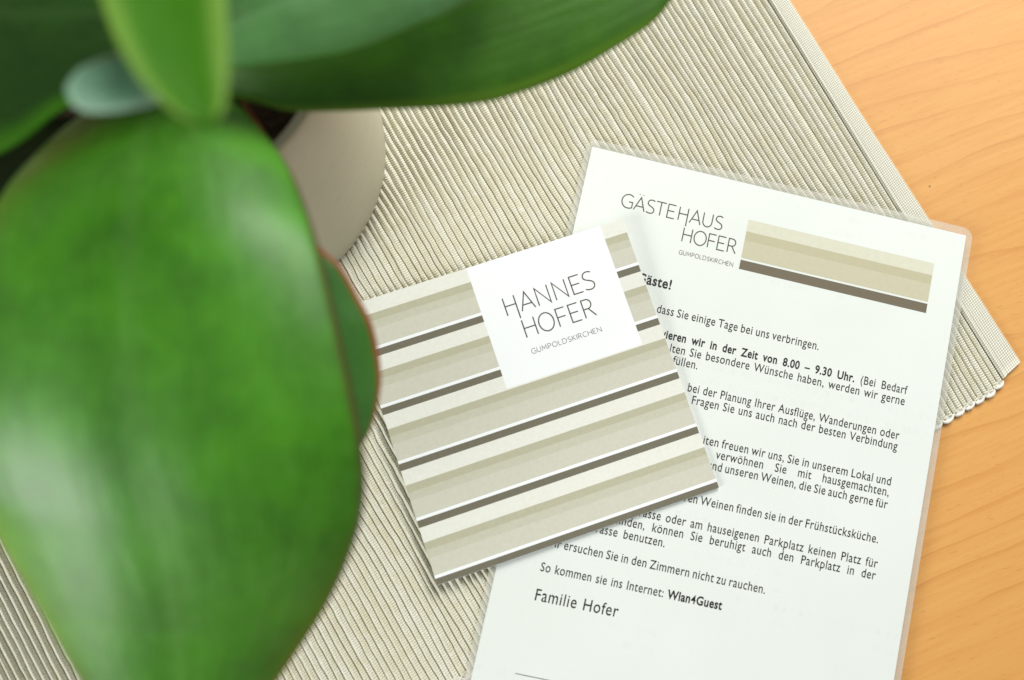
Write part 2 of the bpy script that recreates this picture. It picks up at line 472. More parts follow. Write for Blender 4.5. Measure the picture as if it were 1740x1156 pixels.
def build_mat():
    rng = np.random.default_rng(5)
    root = empty('placemat', (MAT_O[0] * MM, MAT_O[1] * MM, TZ * MM), MAT_ROT)
    tag(root, 'beige ribbed cotton place mat with plain woven hem and scalloped end', 'placemat')
    nr = int((WID - 2 * HEM) / PITCH)
    per = 10
    ns = 340
    t = np.linspace(0, 1, ns)
    cols = []
    # seam lines between ribs: smooth wobble that neighbours share
    wob = np.zeros((nr + 1, ns))
    base = smooth_noise(rng, ns, 34, 0.5)
    for i in range(nr + 1):
        if i % 6 == 0: base = base * 0.75 + smooth_noise(rng, ns, 30, 0.42)
        wob[i] = base + smooth_noise(rng, ns, 14, 0.10) + smooth_noise(rng, ns, 3, 0.10)
    for i in range(7):
        wob[i] *= i / 7.0
    seam = np.array([HEM + 0.4 + PITCH * i for i in range(nr + 1)])[:, None] + wob
    # the hem narrows away from the corner: the first ribs follow it
    tap = np.interp(t * LEN, [0, 60, 170, LEN], [1.12, 1.02, 0.85, 0.85])
    for i in range(12): seam[i] += (tap - 1) * HEM * (1 - i / 12.0)
    jit = rng.uniform(-0.24, 0.24, nr + 1)
    seam[1:-1] += jit[1:-1, None]
    V = []; UVs = []
    for i in range(nr):
        hh = 1.8 + rng.uniform(-0.22, 0.22) + smooth_noise(rng, ns, 9, 0.06)
        for j in range(per):
            f = j / per
            y = seam[i] * (1 - f) + seam[i + 1] * f
            z = 0.6 + (hh - 0.6) * np.abs(np.sin(math.pi * f)) ** 0.8
            x = end_curve(y) + 0.4 + t * (LEN - 6)
            V.append(np.stack([x, y, z], 1)); UVs.append(np.stack([x, np.full(ns, i + f + 1e-4)], 1))
    y = seam[nr]; x = end_curve(y) + 0.4 + t * (LEN - 6)
    V.append(np.stack([x, y, np.full(ns, 0.75)], 1)); UVs.append(np.stack([x, np.full(ns, nr - 1e-4)], 1))
    m = len(V)
    V = np.concatenate(V); UVs = np.concatenate(UVs)
    idx = np.arange(m * ns).reshape(m, ns)
    F = np.stack([idx[:-1, :-1], idx[:-1, 1:], idx[1:, 1:], idx[1:, :-1]], -1).reshape(-1, 4)[:, ::-1]
    # underside close to the table
    low = len(V)
    V = np.concatenate([V, [[end_curve(seam[0, 0]) + .4, seam[0, 0], .1], [LEN, seam[0, -1], .1], [LEN, seam[nr, -1], .1], [end_curve(seam[nr, 0]) + .4, seam[nr, 0], .1]]])
    UVs = np.concatenate([UVs, np.zeros((4, 2))])
    F = F.tolist() + [[low, low + 1, low + 2, low + 3]]
    mesh_obj('ribbed_weave', V, F, M['weave'], root, smooth=True, uv=UVs)
    # hem strips
    for side in (0, 1):
        prof = [(-0.0, 0.1), (-0.25, 0.8), (0.1, 1.3), (0.8, 1.55), (3.0, 1.6), (5.6, 1.65), (HEM - 2.0, 1.6), (HEM - 1.6, 1.55), (HEM - 1.2, 2.0), (HEM - 0.7, 2.25), (HEM - 0.15, 2.1), (HEM + 0.12, 1.5), (HEM + 0.1, 0.1)]
        nx = 150
        V = []; U = []
        edge = smooth_noise(rng, nx, 18, 0.22)
        fold = smooth_noise(rng, nx, 22, 0.35)
        for k in range(nx):
            x = k / (nx - 1) * LEN
            taper = np.interp(x, [0, 60, 170, LEN], [1.12, 1.02, 0.85, 0.85]) if side == 0 else 1.0
            for (py, pz) in prof:
                w = py / HEM
                yy = py * (taper * w + (1 - w)) + (edge[k] * (1 - w) + fold[k] * 0.4 * w)
                if w > 0.99: yy = py + 0.3 if side else py * taper + fold[k] * 0.4
                Y = yy if side == 0 else WID - yy
                X = x + float(end_curve(np.array(Y))) * (1 - x / LEN) + (0.5 if side == 0 else 0)
                V.append((X, Y, pz + 0.06 * math.sin(k * .9))); U.append((x, py))
        n = len(prof)
        F = grid_faces(nx, n) + [tuple(range(n)), tuple((nx - 1) * n + q for q in range(n - 1, -1, -1))]
        if side: F = [f[::-1] for f in F]
        F = [f[::-1] for f in F]
        mesh_obj('hem', V, F, M['hem'], root, smooth=True, uv=U)
    # scalloped white thread ends: one puff for each pair of ribs
    V = []; F = []
    for i in range(0, nr - 1, 2):
        y0, y1 = seam[i, 0], seam[min(i + 2, nr), 0]
        c = (y0 + y1) / 2; r = (y1 - y0) / 2
        x0 = float(end_curve(np.array(c))) + 0.7
        tilt = rng.uniform(-.15, .15)
        nseg, nc = 14, 8
        b = len(V)
        for a in range(nseg + 1):
            th = math.pi * a / nseg
            rr = r * 0.92
            px = x0 - math.sin(th) * rr * 0.72 * (1 + tilt * math.cos(th))
            py = c - math.cos(th) * rr
            tr = 0.62 * (0.75 + 0.35 * math.sin(th)) * rng.uniform(.88, 1.12)
            nx_, ny_ = -math.sin(th), -math.cos(th)
            for q in range(nc):
                ph = 2 * math.pi * q / nc
                V.append((px + nx_ * math.cos(ph) * tr, py + ny_ * math.cos(ph) * tr, 0.95 + math.sin(ph) * tr))
        for a in range(nseg):
            for q in range(nc):
                q2 = (q + 1) % nc
                F.append((b + a * nc + q, b + a * nc + q2, b + (a + 1) * nc + q2, b + (a + 1) * nc + q))
        # small web filling the loop
        b = len(V)
        for a in range(nseg + 1):
            th = math.pi * a / nseg
            V.append((x0 - math.sin(th) * r * .62, c - math.cos(th) * r * .85, 1.0))
        V.append((x0 + 0.8, c, 1.25))
        for a in range(nseg): F.append((b + a, b + a + 1, b + nseg + 1))
        # a loose fibre tuft
        if rng.random() < .8:
            b = len(V); ang = rng.uniform(-.8, .8); ln = rng.uniform(.8, 1.7)
            px, py = x0 - r * .8, c + r * rng.uniform(-.7, .7)
            dx, dy = -math.cos(ang) * ln, math.sin(ang) * ln
            V += [(px, py - .14, .5), (px, py + .14, .5), (px, py, .95), (px + dx, py + dy, .3)]
            F += [(b, b + 2, b + 3), (b + 1, b + 3, b + 2), (b, b + 3, b + 1), (b, b + 1, b + 2)]
    mesh_obj('scalloped_edge', V, F, M['cotton'], root, smooth=True)
build_mat()

# ------------------------------------------------------------------ lettering
# light humanist capitals drawn as single strokes in a unit box (x 0..1, y 0..1)
def arc(cx, cy, rx, ry, a0, a1, n=22):
    return [(cx + rx * math.cos(math.radians(a0 + (a1 - a0) * i / n)), cy + ry * math.sin(math.radians(a0 + (a1 - a0) * i / n))) for i in range(n + 1)]

def bez(p0, p1, p2, p3, n=14):
    return [tuple((1 - t) ** 3 * p0[k] + 3 * (1 - t) ** 2 * t * p1[k] + 3 * (1 - t) * t * t * p2[k] + t ** 3 * p3[k] for k in (0, 1)) for t in [i / n for i in range(n + 1)]]

_S = bez((.93, .93), (.72, 1.03), (.08, 1.05), (.08, .73)) + bez((.08, .73), (.08, .50), (.97, .52), (.97, .25))[1:] + bez((.97, .25), (.97, -.06), (.32, -.04), (.02, .07))[1:]
STROKES = {
    'H': [[(0, 0), (0, 1)], [(1, 0), (1, 1)], [(0, .52), (1, .52)]],
    'A': [[(0, 0), (.52, 1), (1, 0)], [(.16, .31), (.86, .31)]],
    'N': [[(0, 0), (0, 1), (1, 0), (1, 1)]],
    'E': [[(1, 1), (0, 1), (0, 0), (1, 0)], [(0, .52), (.86, .52)]],
    'F': [[(1, 1), (0, 1), (0, 0)], [(0, .51), (.9, .51)]],
    'S': [_S],
    'O': [arc(.5, .5, .5, .51, 90, 450, 44)],
    'R': [[(0, 0), (0, 1)] + [(.42, 1)] + arc(.42, .74, .42, .26, 90, -90, 16) + [(0, .48)], [(.46, .48), (1, 0)]],
    'G': [arc(.60, .5, .60, .51, 48, 180, 18) + arc(.60, .5, .60, .51, 180, 262, 12)[1:] + [(.78, .0), (1, .07), (1, .47), (.66, .47)]],
    'T': [[(0, 1), (1, 1)], [(.5, 1), (.5, 0)]],
    'U': [[(0, 1), (0, .36)] + arc(.5, .36, .5, .37, 180, 360, 22) + [(1, 1)]],
    'M': [[(0, 0), (.12, 1), (.5, .25), (.88, 1), (1, 0)]],
    'P': [[(0, 0), (0, 1), (.5, 1)] + arc(.5, .72, .5, .28, 90, -90, 16) + [(0, .44)]],
    'L': [[(0, 1), (0, 0), (1, 0)]],
    'D': [[(0, 0), (0, 1), (.4, 1)] + arc(.4, .5, .6, .5, 90, -90, 22) + [(0, 0)]],
    'K': [[(0, 0), (0, 1)], [(.95, 1), (0, .46)], [(.22, .58), (1, 0)]],
    'I': [[(0, 0), (0, 1)]],
    'C': [arc(.62, .5, .62, .51, 50, 310, 34)],
    '.': [[(0, 0), (.0, .10)]],
}
WIDTHS = dict(H=.66, A=.76, N=.70, E=.5, F=.48, S=.52, O=.84, R=.56, G=.72, T=.62, U=.62, M=.84, P=.5, L=.46, D=.72, K=.56, I=.02, C=.64)

class Ink:
    def __init__(self): self.V = []; self.F = []; self.k = 0
    def stroke(self, pts, w, z):
        pts = [p for i, p in enumerate(pts) if i == 0 or math.dist(p, pts[i - 1]) > 1e-5]
        self.k += 1
        z += 0.004 * (self.k % 3)
        closed = math.dist(pts[0], pts[-1]) < 1e-4 and len(pts) > 3
        n = len(pts); b = len(self.V)
        for i, p in enumerate(pts):
            if closed: a, c = pts[i - 1 if i else n - 2], pts[i + 1 if i < n - 1 else 1]
            else: a, c = pts[max(i - 1, 0)], pts[min(i + 1, n - 1)]
            d1 = (p[0] - a[0], p[1] - a[1]); d2 = (c[0] - p[0], c[1] - p[1])
            if math.hypot(*d1) < 1e-9: d1 = d2
            if math.hypot(*d2) < 1e-9: d2 = d1
            l1, l2 = math.hypot(*d1), math.hypot(*d2)
            n1 = (-d1[1] / l1, d1[0] / l1); n2 = (-d2[1] / l2, d2[0] / l2)
            m = (n1[0] + n2[0], n1[1] + n2[1]); q = math.hypot(*m) or 1e-6
            m = (m[0] / q, m[1] / q)
            s = w / 2 / max(0.38, m[0] * n1[0] + m[1] * n1[1])
            self.V += [(p[0] + m[0] * s, p[1] + m[1] * s, z), (p[0] - m[0] * s, p[1] - m[1] * s, z)]
        for i in range(n - 1): self.F.append((b + 2 * i, b + 2 * i + 1, b + 2 * i + 3, b + 2 * i + 2))
    def letter(self, ch, x0, x1, y0, y1, w, z):
        for st in STROKES[ch]:
            self.stroke([(x0 + (x1 - x0) * a, y0 + (y1 - y0) * b) for a, b in st], w, z)
    def line(self, text, x0, x1, y0, y1, w, z, gap=.26):
        tot = sum(WIDTHS[c] for c in text) + gap * (len(text) - 1)
        k = (x1 - x0) / tot; x = x0
        for c in text:
            self.letter(c, x, x + WIDTHS[c] * k, y0, y1, w, z); x += (WIDTHS[c] + gap) * k

# running text: glyph outlines of Blender's built-in face, narrowed and with a taller x-height
class Glyphs:
    def __init__(self, offset):
        self.off = offset; self.cache = {}
        self.cd = bpy.data.curves.new('glyph', 'FONT'); self.cd.offset = offset; self.cd.resolution_u = 3
        self.ob = bpy.data.objects.new('glyph', self.cd); C.objects.link(self.ob)
        self.nn = self._mesh('nn')[0][:, 0].max()
        self.xh = self._mesh('x')[0][:, 1].max(); self.cap = self._mesh('H')[0][:, 1].max()
    def _mesh(self, s):
        self.cd.body = s
        dg = bpy.context.evaluated_depsgraph_get(); dg.update()
        ev = self.ob.evaluated_get(dg); me = ev.to_mesh()
        v = np.array([tuple(x.co) for x in me.vertices]).reshape(-1, 3)
        f = [tuple(p.vertices) for p in me.polygons]
        ev.to_mesh_clear()
        return v, f
    def get(self, ch):
        if ch not in self.cache:
            if ch == ' ': v, f = np.zeros((0, 3)), []
            else: v, f = self._mesh(ch)
            if ch == '4' and len(v):      # keep the counter of the bold 4 open
                self.cd.offset = min(self.off, 0.010); v, f = self._mesh(ch); self.cd.offset = self.off
            adv = self._mesh('n' + ch + 'n')[0][:, 0].max() - self.nn
            v = v.copy()
            if len(v):
                v[:, 1] /= self.cap
                xh = self.xh / self.cap
                if ch.islower():
                    y = v[:, 1]; new = 0.72
                    v[:, 1] = np.where(y < 0, y * 0.95, np.where(y < xh, y * new / xh, new + (y - xh) * (1.04 - new) / (1.04 - xh)))
            self.cache[ch] = (v, f, adv)
        return self.cache[ch]
    def done(self):
        bpy.data.objects.remove(self.ob); bpy.data.curves.remove(self.cd)

REG, BOLD = Glyphs(0.004), Glyphs(0.026)

def word_width(w, G, sx, ls):
    return sum(G.get(c)[2] * sx + ls for c in w) - ls

def text_run(ink, words, x0, x1, y0, y1, cap, sx, ls, z, prefix=''):
    """words: list of (word, font); spread evenly from x0 to x1; prefix is drawn to the left of x0"""
    W = [word_width(w, G, sx, ls) for w, G in words]
    gap = (x1 - x0 - sum(W)) / max(1, len(words) - 1)
    def draw(word, G, x):
        for ch in word:
            v, f, adv = G.get(ch)
            if len(v):
                b = len(ink.V)
                for p in v:
                    px = x + p[0] * sx
                    py = y0 + (y1 - y0) * (px - x0) / (x1 - x0)
                    ink.V.append((px, py + p[1] * cap, z))
                ink.F += [tuple(b + i for i in q) for q in f]
            x += adv * sx + ls
    x = x0
    for (w, G), ww in zip(words, W):
        draw(w, G, x); x += ww + gap
    if prefix:
        G = words[0][1]
        draw(prefix, G, x0 - word_width(prefix, G, sx, ls) - ls)
    return gap

# ------------------------------------------------------------------ laminated information sheet
SHEET_ROT = -0.22671314
def rounded_rect(x0, y0, x1, y1, r, n=8):
    P = []
    for cx, cy, a in ((x1 - r, y1 - r, 0), (x0 + r, y1 - r, 90), (x0 + r, y0 + r, 180), (x1 - r, y0 + r, 270)):
        P += [(cx + r * math.cos(math.radians(a + 90 * i / n)), cy + r * math.sin(math.radians(a + 90 * i / n))) for i in range(n + 1)]
    return P

def ring(inner, outer, z0, z1):
    """flat ring with thickness between two loops of equal length"""
    n = len(outer); V = []; F = []
    for z in (z0, z1):
        V += [(*p, z) for p in outer] + [(*p, z) for p in inner]
    for i in range(n):
        j = (i + 1) % n
        F += [(2 * n + i, 2 * n + j, 3 * n + j, 3 * n + i), (j, i, n + i, n + j), (i, j, 2 * n + j, 2 * n + i), (n + j, n + i, 3 * n + i, 3 * n + j)]
    return V, F

def slab(x0, y0, x1, y1, z0, z1):
    V = [(x, y, z) for z in (z0, z1) for x, y in ((x0, y0), (x1, y0), (x1, y1), (x0, y1))]
    return V, [(3, 2, 1, 0), (4, 5, 6, 7), (0, 1, 5, 4), (1, 2, 6, 5), (2, 3, 7, 6), (3, 0, 4, 7)]

def build_sheet():
    root = empty('information_sheet', (49.53 * MM, 137.43 * MM, 0.05 * MM), SHEET_ROT)
    tag(root, 'white laminated guest letter with grey printed heading, lying on mat and table', 'sheet')
    PW, PH = 148.0, 210.0
    V, F = slab(0, -PH, PW, 0, -0.15, 0.02)
    mesh_obj('paper', V, F, M['paper'], root)
    inner = rounded_rect(0.005, -PH + .005, PW - .005, -0.005, 0.02)
    outer = rounded_rect(-2.3, -PH - 3, PW + 2.5, 3.0, 4.2)
    V, F = ring(inner, outer, -0.22, 0.08)
    mesh_obj('laminate_border', V, F, M['lam'], root)
    # heading stripes
    bx0, bx1, by1, by0 = 64.45, 137.55, -13.95, -33.75
    H = by1 - by0
    cuts = [(0, .24, 'ban_light'), (.24, .42, 'ban_olive'), (.42, .775, 'ban_tan'), (.815, 1, 'ban_dark')]
    V = []; F = []; fm = []; mats = []
    for a, b, m in cuts:
        k = len(V)
        V += [(bx0, by1 - H * b, .05), (bx1, by1 - H * b, .05), (bx1, by1 - H * a, .05), (bx0, by1 - H * a, .05)]
        F.append((k, k + 1, k + 2, k + 3)); fm.append(len(mats)); mats.append(M[m])
    mesh_obj('striped_heading', V, F, mats, root, fm)
    # heading lettering
    k = Ink(); w = .42; z = .06
    t, b = -15.28, -20.56
    k.letter('G', 15.6, 19.75, b, t, w, z)
    k.letter('A', 20.55, 24.65, b, t, w, z)
    for dx in (-.72, .72): k.stroke([(22.6 + dx - .18, -14.25), (22.6 + dx + .18, -14.25)], .36, z)
    k.letter('S', 25.35, 28.35, b, t, w, z)
    k.letter('T', 28.75, 32.6, b, t, w, z)
    k.letter('E', 33.5, 36.4, b, t, w, z)
    k.stroke([(37.95, b), (37.95, t)], w, z); k.stroke([(41.28, -22.3), (41.28, t)], w, z); k.stroke([(37.95, -17.85), (41.28, -17.85)], w, z)
    k.letter('A', 42.35, 46.55, b, t, w, z)
    k.letter('U', 47.4, 50.9, b, t, w, z)
    k.letter('S', 52.05, 55.0, b, t, w, z)
    t, b = -22.95, -28.38
    k.letter('H', 41.05, 44.35, b, t, w, z)
    k.letter('O', 45.4, 50.05, b, t, w, z)
    k.letter('F', 50.95, 53.65, b, t, w, z)
    k.letter('E', 54.65, 57.5, b, t, w, z)
    k.letter('R', 58.68, 61.85, b, t, w, z)
    mesh_obj('heading_lettering', k.V, k.F, M['brown_ink'], root)
    k = Ink()
    k.line('GUMPOLDSKIRCHEN', 40.95, 61.9, -33.55, -31.95, .2, z)
    mesh_obj('place_lettering', k.V, k.F, M['hair_ink'], root)

    cap, ls, z = 3.15, 0.12, .06
    def sx_for(s, G, width, ls):
        a = word_width(s, G, 1.0, 0); return (width - ls * (len(s) - 1)) / a
    sx = sx_for('dass Sie einige Tage bei uns verbringen.', REG, 62.8, ls) * 1.025
    sxb = sx
    R = lambda s: [(w, REG) for w in s.split()]
    B = lambda s: [(w, BOLD) for w in s.split()]
    def para(name, *lines):
        k = Ink()
        for ln in lines: ln(k)
        return mesh_obj(name, k.V, k.F, M['ink'], root)
    para('greeting', lambda k: text_run(k, B('äste!'), 31.2, 40.9, -47.8, -47.75, 3.75, sx_for('äste!', BOLD, 9.7, .2), .2, z, 'G'))
    para('paragraph', lambda k: text_run(k, R('dass Sie einige Tage bei uns verbringen.'), 37.1, 99.95, -57.55, -57.4, cap, sx, ls, z))
    para('paragraph',
         lambda k: text_run(k, B('ieren wir in der Zeit von 8.00 –') + B('9.30 Uhr.') + R('(Bei Bedarf'), 42.5, 135.3, -66.4, -66.1, cap, sxb * .95, ls, z, 'v'),
         lambda k: text_run(k, R('ten Sie besondere Wünsche haben, werden wir gerne'), 45.8, 135.3, -71.0, -70.4, cap, sx, ls, z, 'l'),
         lambda k: text_run(k, R('üllen.'), 48.05, 56.7, -75.2, -75.15, cap, sx_for('üllen.', REG, 8.6, ls), ls, z, 'f'))
    para('paragraph',
         lambda k: text_run(k, R('bei der Planung Ihrer Ausflüge, Wanderungen oder'), 54.35, 135.3, -83.95, -83.5, cap, sx * .97, ls, z),
         lambda k: text_run(k, R('Fragen Sie uns auch nach der besten Verbindung'), 56.7, 135.3, -88.2, -87.6, cap, sx * .99, ls, z))
    para('paragraph',
         lambda k: text_run(k, R('ten freuen wir uns, Sie in unserem Lokal und'), 64.8, 135.3, -101.7, -100.9, cap, sx * .99, ls, z, 'i'),
         lambda k: text_run(k, R('verwöhnen Sie mit hausgemachten,'), 69.6, 135.2, -105.95, -104.95, cap, sx, ls, z),
         lambda k: text_run(k, R('nd unseren Weinen, die Sie auch gerne für'), 69.0, 135.3, -110.3, -109.5, cap, sx * .99, ls, z, 'u'))
    para('paragraph', lambda k: text_run(k, R('en Weinen finden sie in der Frühstücksküche.'), 62.6, 134.2, -123.7, -122.6, cap, sx * .99, ls, z, 'r'))
    para('paragraph',
         lambda k: text_run(k, R('asse oder am hauseigenen Parkplatz keinen Platz für'), 47.7, 135.3, -132.7, -131.4, cap, sx, ls, z, 'r'),
         lambda k: text_run(k, R('finden, können Sie beruhigt auch den Parkplatz in der'), 38.6, 135.3, -137.3, -135.7, cap, sx, ls, z),
         lambda k: text_run(k, R('asse benutzen.'), 33.5, 57.8, -141.95, -141.55, cap, sx, ls, z, 'r'))
    para('paragraph', lambda k: text_run(k, R('ir ersuchen Sie in den Zimmern nicht zu rauchen.'), 18.6, 96.8, -150.5, -149.6, cap, sx, ls, z, 'W'))
    para('paragraph', lambda k: text_run(k, R('So kommen sie ins Internet:') + B('Wlan4Guest'), 15.4, 82.2, -159.7, -158.6, cap, sx * .985, ls, z))
    para('signature', lambda k: text_run(k, R('Familie Hofer'), 15.5, 46.1, -170.1, -169.4, 4.1, sx_for('Familie Hofer', REG, 30.4, .25), .25, z))
    k = Ink(); k.stroke([(14.8, -196.2), (133.0, -193.4)], .22, z)
    mesh_obj('footer_rule', k.V, k.F, M['ink'], root)
build_sheet()

# ------------------------------------------------------------------ striped folded card
def build_card():
    root = empty('folded_card', (26.24 * MM, 40.94 * MM, 0), 0.3248)
    tag(root, 'square striped folded card with white name panel, lying across the laminated letter', 'card')
    X0, X1, Y0, Y1 = -53.9, 53.9, -53.0, 53.2
    ca, sa = math.cos(0.3248), math.sin(0.3248)
    def zc(x, y):
        u = min(1.0, max(0.0, (x - X0) / (X1 - X0))); v = min(1.0, max(0.0, (y - Y0) / (Y1 - Y0)))
        return 1.0 + 1.6 * (1 - u) ** 2.2 + 3.2 * u ** 1.5 * v ** 1.6 + 0.25 * (2 * v - 1) ** 2
    def P(x, y, dz=0.0):
        # the raised corner draws the sheet in a little
        z = zc(x, y); s = (387.3 - z) / 385.8
        wx, wy = 26.24 + ca * x - sa * y, 40.94 + sa * x + ca * y
        wx, wy = wx * s - 26.24, wy * s - 40.94
        return (ca * wx + sa * wy, -sa * wx + ca * wy, z + dz)
    bx0, bx1, by0 = -8.1, 45.03, 5.65
    per = 21.3
    bands = []
    y = Y1
    for k in range(5):
        for d, m in ((5.45, 'card_light'), (2.75, 'card_olive'), (3.0, 'card_mid'), (6.35, 'card_tan'), (1.15, 'card_white'), (2.6, 'card_dark')):
            bands.append([y, max(y - d, Y0), m]); y -= d
    bands[-1][1] = Y0
    ys = []
    for a, b, m in bands:
        ns = max(1, int((a - b) / 2.2 + .5))
        for i in range(ns): ys.append((a + (b - a) * i / ns, a + (b - a) * (i + 1) / ns, m))
    # split rows at the panel's lower edge
    rows = []
    for a, b, m in ys:
        if b < by0 < a: rows += [(a, by0, m), (by0, b, m)]
        else: rows.append((a, b, m))
    xs = sorted(set(list(np.linspace(X0, bx0, 13)) + list(np.linspace(bx0, bx1, 15)) + list(np.linspace(bx1, X1, 4))))
    yl = [rows[0][0]] + [r[1] for r in rows]
    nx, ny = len(xs), len(yl)
    V = [P(x, yy) for yy in yl for x in xs]
    names = ['card_light', 'card_olive', 'card_mid', 'card_tan', 'card_white', 'card_dark']
    F = []; fm = []; PF = []
    for j in range(ny - 1):
        for i in range(nx - 1):
            q = (j * nx + i, (j + 1) * nx + i, (j + 1) * nx + i + 1, j * nx + i + 1)
            cx = (xs[i] + xs[i + 1]) / 2
            if rows[j][1] >= by0 - 1e-6 and bx0 < cx < bx1: PF.append(q)
            else: F.append(q); fm.append(names.index(rows[j][2]))
    top = list(V)
    # edges and underside of the front leaf
    TH = 0.32
    b = len(V)
    V += [(x, yy, z - TH) for x, yy, z in V]
    loop = [i for i in range(nx)] + [j * nx + nx - 1 for j in range(1, ny)] + [(ny - 1) * nx + i for i in range(nx - 2, -1, -1)] + [j * nx for j in range(ny - 2, 0, -1)]
    for a, c in zip(loop, loop[1:] + loop[:1]):
        F.append((a, c, c + b, a + b)); fm.append(4)
    for j in range(ny - 1):
        for i in range(nx - 1):
            F.append((b + j * nx + i, b + j * nx + i + 1, b + (j + 1) * nx + i + 1, b + (j + 1) * nx + i)); fm.append(4)
    mesh_obj('front_cover', V, F, [M[n] for n in names], root, fm)
    # white name panel, printed flush in the cover
    used = sorted({i for q in PF for i in q}); mp = {v: i for i, v in enumerate(used)}
    mesh_obj('name_panel', [top[i] for i in used], [tuple(mp[i] for i in q) for q in PF], M['card_white'], root)
    # inner leaf below, a touch out of register
    n = 14; V = []
    for dz in (-TH - .05, -TH - .33):
        for j in range(n):
            for i in range(n):
                x = X0 + .25 + (X1 - X0 - .1) * i / (n - 1); yy = Y0 - .12 + (Y1 - Y0 - .2) * j / (n - 1)
                V.append(P(x, yy, dz - .15 * (1 - i / (n - 1))))
    g = grid_faces(n, n); F = [f[::-1] for f in g] + [tuple(i + n * n for i in f) for f in g]
    loop = [i for i in range(n)] + [j * n + n - 1 for j in range(1, n)] + [(n - 1) * n + i for i in range(n - 2, -1, -1)] + [j * n for j in range(n - 2, 0, -1)]
    for a, c in zip(loop, loop[1:] + loop[:1]): F.append((a, c, c + n * n, a + n * n))
    mesh_obj('inner_leaf', V, F, M['card_white'], root)

    def lift(k, dz):
        return [P(x, yy, dz + z) for x, yy, z in k.V]
    k = Ink(); w = .45
    t, b = 38.1, 31.25
    k.stroke([(.95, b), (.95, t)], w, 0); k.stroke([(5.2, 29.0), (5.2, t)], w, 0); k.stroke([(.95, 34.8), (5.2, 34.8)], w, 0)
    k.letter('A', 6.6, 11.85, b, t, w, 0)
    k.letter('N', 13.35, 18.04, b, t, w, 0)
    k.letter('N', 20.2, 24.92, b, t, w, 0)
    k.letter('E', 27.05, 30.75, b, t, w, 0)
    k.letter('S', 31.75, 35.75, b, t, w, 0)
    t, b = 28.15, 21.35
    k.letter('H', 5.12, 9.53, b, t, w, 0)
    k.letter('O', 10.95, 16.65, b, t, w, 0)
    k.letter('F', 18.22, 21.7, b, t, w, 0)
    k.letter('E', 23.18, 26.8, b, t, w, 0)
    k.letter('R', 28.4, 32.45, b, t, w, 0)
    mesh_obj('name_lettering', lift(k, .03), k.F, M['brown_ink'], root)
    k = Ink()
    k.line('GUMPOLDSKIRCHEN', 5.0, 32.3, 14.95, 16.75, .2, 0)
    mesh_obj('place_lettering', lift(k, .03), k.F, M['hair_ink'], root)
build_card()
REG.done(); BOLD.done()

# ------------------------------------------------------------------ potted succulent
BIG = [[-85.7, 118.8, 111.0, -65.9, 116.2, 113.0], [-94.7, 108.2, 115.0, -59.8, 106.5, 118.0], [-103.6, 98.5, 118.5, -51.5, 96.5, 123.5], [-111.2, 87.6, 122.0, -44.6, 86.8, 129.0], [-115.4, 77.8, 126.0, -39.2, 75.8, 134.0], [-118.2, 63.2, 130.0, -34.5, 62.7, 139.0], [-120.1, 46.8, 131.5, -29.9, 45.9, 140.0], [-121.0, 31.3, 130.5, -26.7, 32.4, 139.0], [-120.2, 17.5, 128.0, -23.8, 18.6, 136.5], [-117.2, 3.7, 124.5, -22.7, 8.3, 132.0], [-112.6, -6.4, 121.0, -23.8, -2.6, 126.5], [-107.2, -16.8, 117.5, -27.5, -13.1, 120.0], [-102.1, -26.6, 114.0, -33.1, -23.8, 113.0], [-96.7, -37.3, 110.5, -40.8, -35.4, 106.5], [-90.9, -47.7, 107.0, -49.6, -47.5, 102.0], [-83.4, -56.8, 104.0, -60.2, -58.0, 99.5], [-75.6, -62.3, 102.0, -68.0, -62.8, 100.0]]
UNDER = [[-75.7, 102.4, 116.0, -60.7, 110.9, 116.0], [-70.3, 86.3, 116.0, -49.2, 93.1, 116.0], [-63.9, 73.9, 115.0, -39.5, 71.3, 114.0], [-59.3, 63.4, 113.0, -32.4, 64.1, 110.0], [-56.0, 51.1, 112.0, -27.7, 56.3, 107.0], [-52.9, 40.5, 110.0, -24.1, 49.5, 105.0], [-49.9, 29.9, 108.0, -22.0, 41.0, 103.0], [-46.7, 22.3, 107.0, -21.5, 33.9, 102.0], [-42.2, 16.3, 105.0, -22.5, 26.7, 102.0], [-37.6, 11.7, 104.0, -24.1, 20.9, 102.0], [-32.3, 10.2, 103.0, -27.7, 14.1, 102.0]]
RIGHT = [[-71.4, 119.7, 118.0, -69.3, 105.8, 124.0], [-60.6, 119.1, 118.0, -56.7, 105.7, 120.0], [-49.9, 123.5, 118.0, -46.3, 104.2, 117.0], [-39.1, 128.8, 118.0, -34.3, 105.7, 114.0], [-26.7, 135.8, 118.0, -23.5, 107.5, 111.0], [-12.6, 145.2, 117.0, -11.1, 108.6, 110.0], [3.4, 154.9, 116.0, 3.7, 110.5, 109.0], [21.5, 165.4, 114.0, 15.0, 114.4, 107.0], [40.2, 175.1, 111.0, 30.5, 121.8, 105.0], [54.4, 177.4, 108.0, 46.2, 132.1, 104.0], [63.6, 177.7, 105.0, 54.1, 138.0, 104.0], [70.2, 172.2, 102.0, 59.9, 145.5, 103.0], [72.2, 164.1, 100.0, 65.1, 153.9, 103.0]]
RIGHTUP = [[-69.5, 121.5, 138.0, -67.3, 106.2, 138.0], [-58.7, 125.9, 139.0, -57.0, 106.9, 139.0], [-46.4, 134.6, 141.0, -43.3, 108.9, 139.0], [-33.5, 143.8, 142.0, -30.2, 111.9, 138.0], [-21.9, 151.4, 143.0, -21.7, 115.5, 137.0], [-10.3, 158.2, 143.0, -13.0, 119.9, 136.0], [2.9, 163.5, 143.0, -2.7, 125.1, 135.0], [16.3, 166.2, 142.0, 7.7, 132.6, 134.0], [27.0, 164.6, 140.0, 18.4, 142.3, 133.0], [31.7, 157.8, 138.0, 26.9, 150.8, 133.0]]
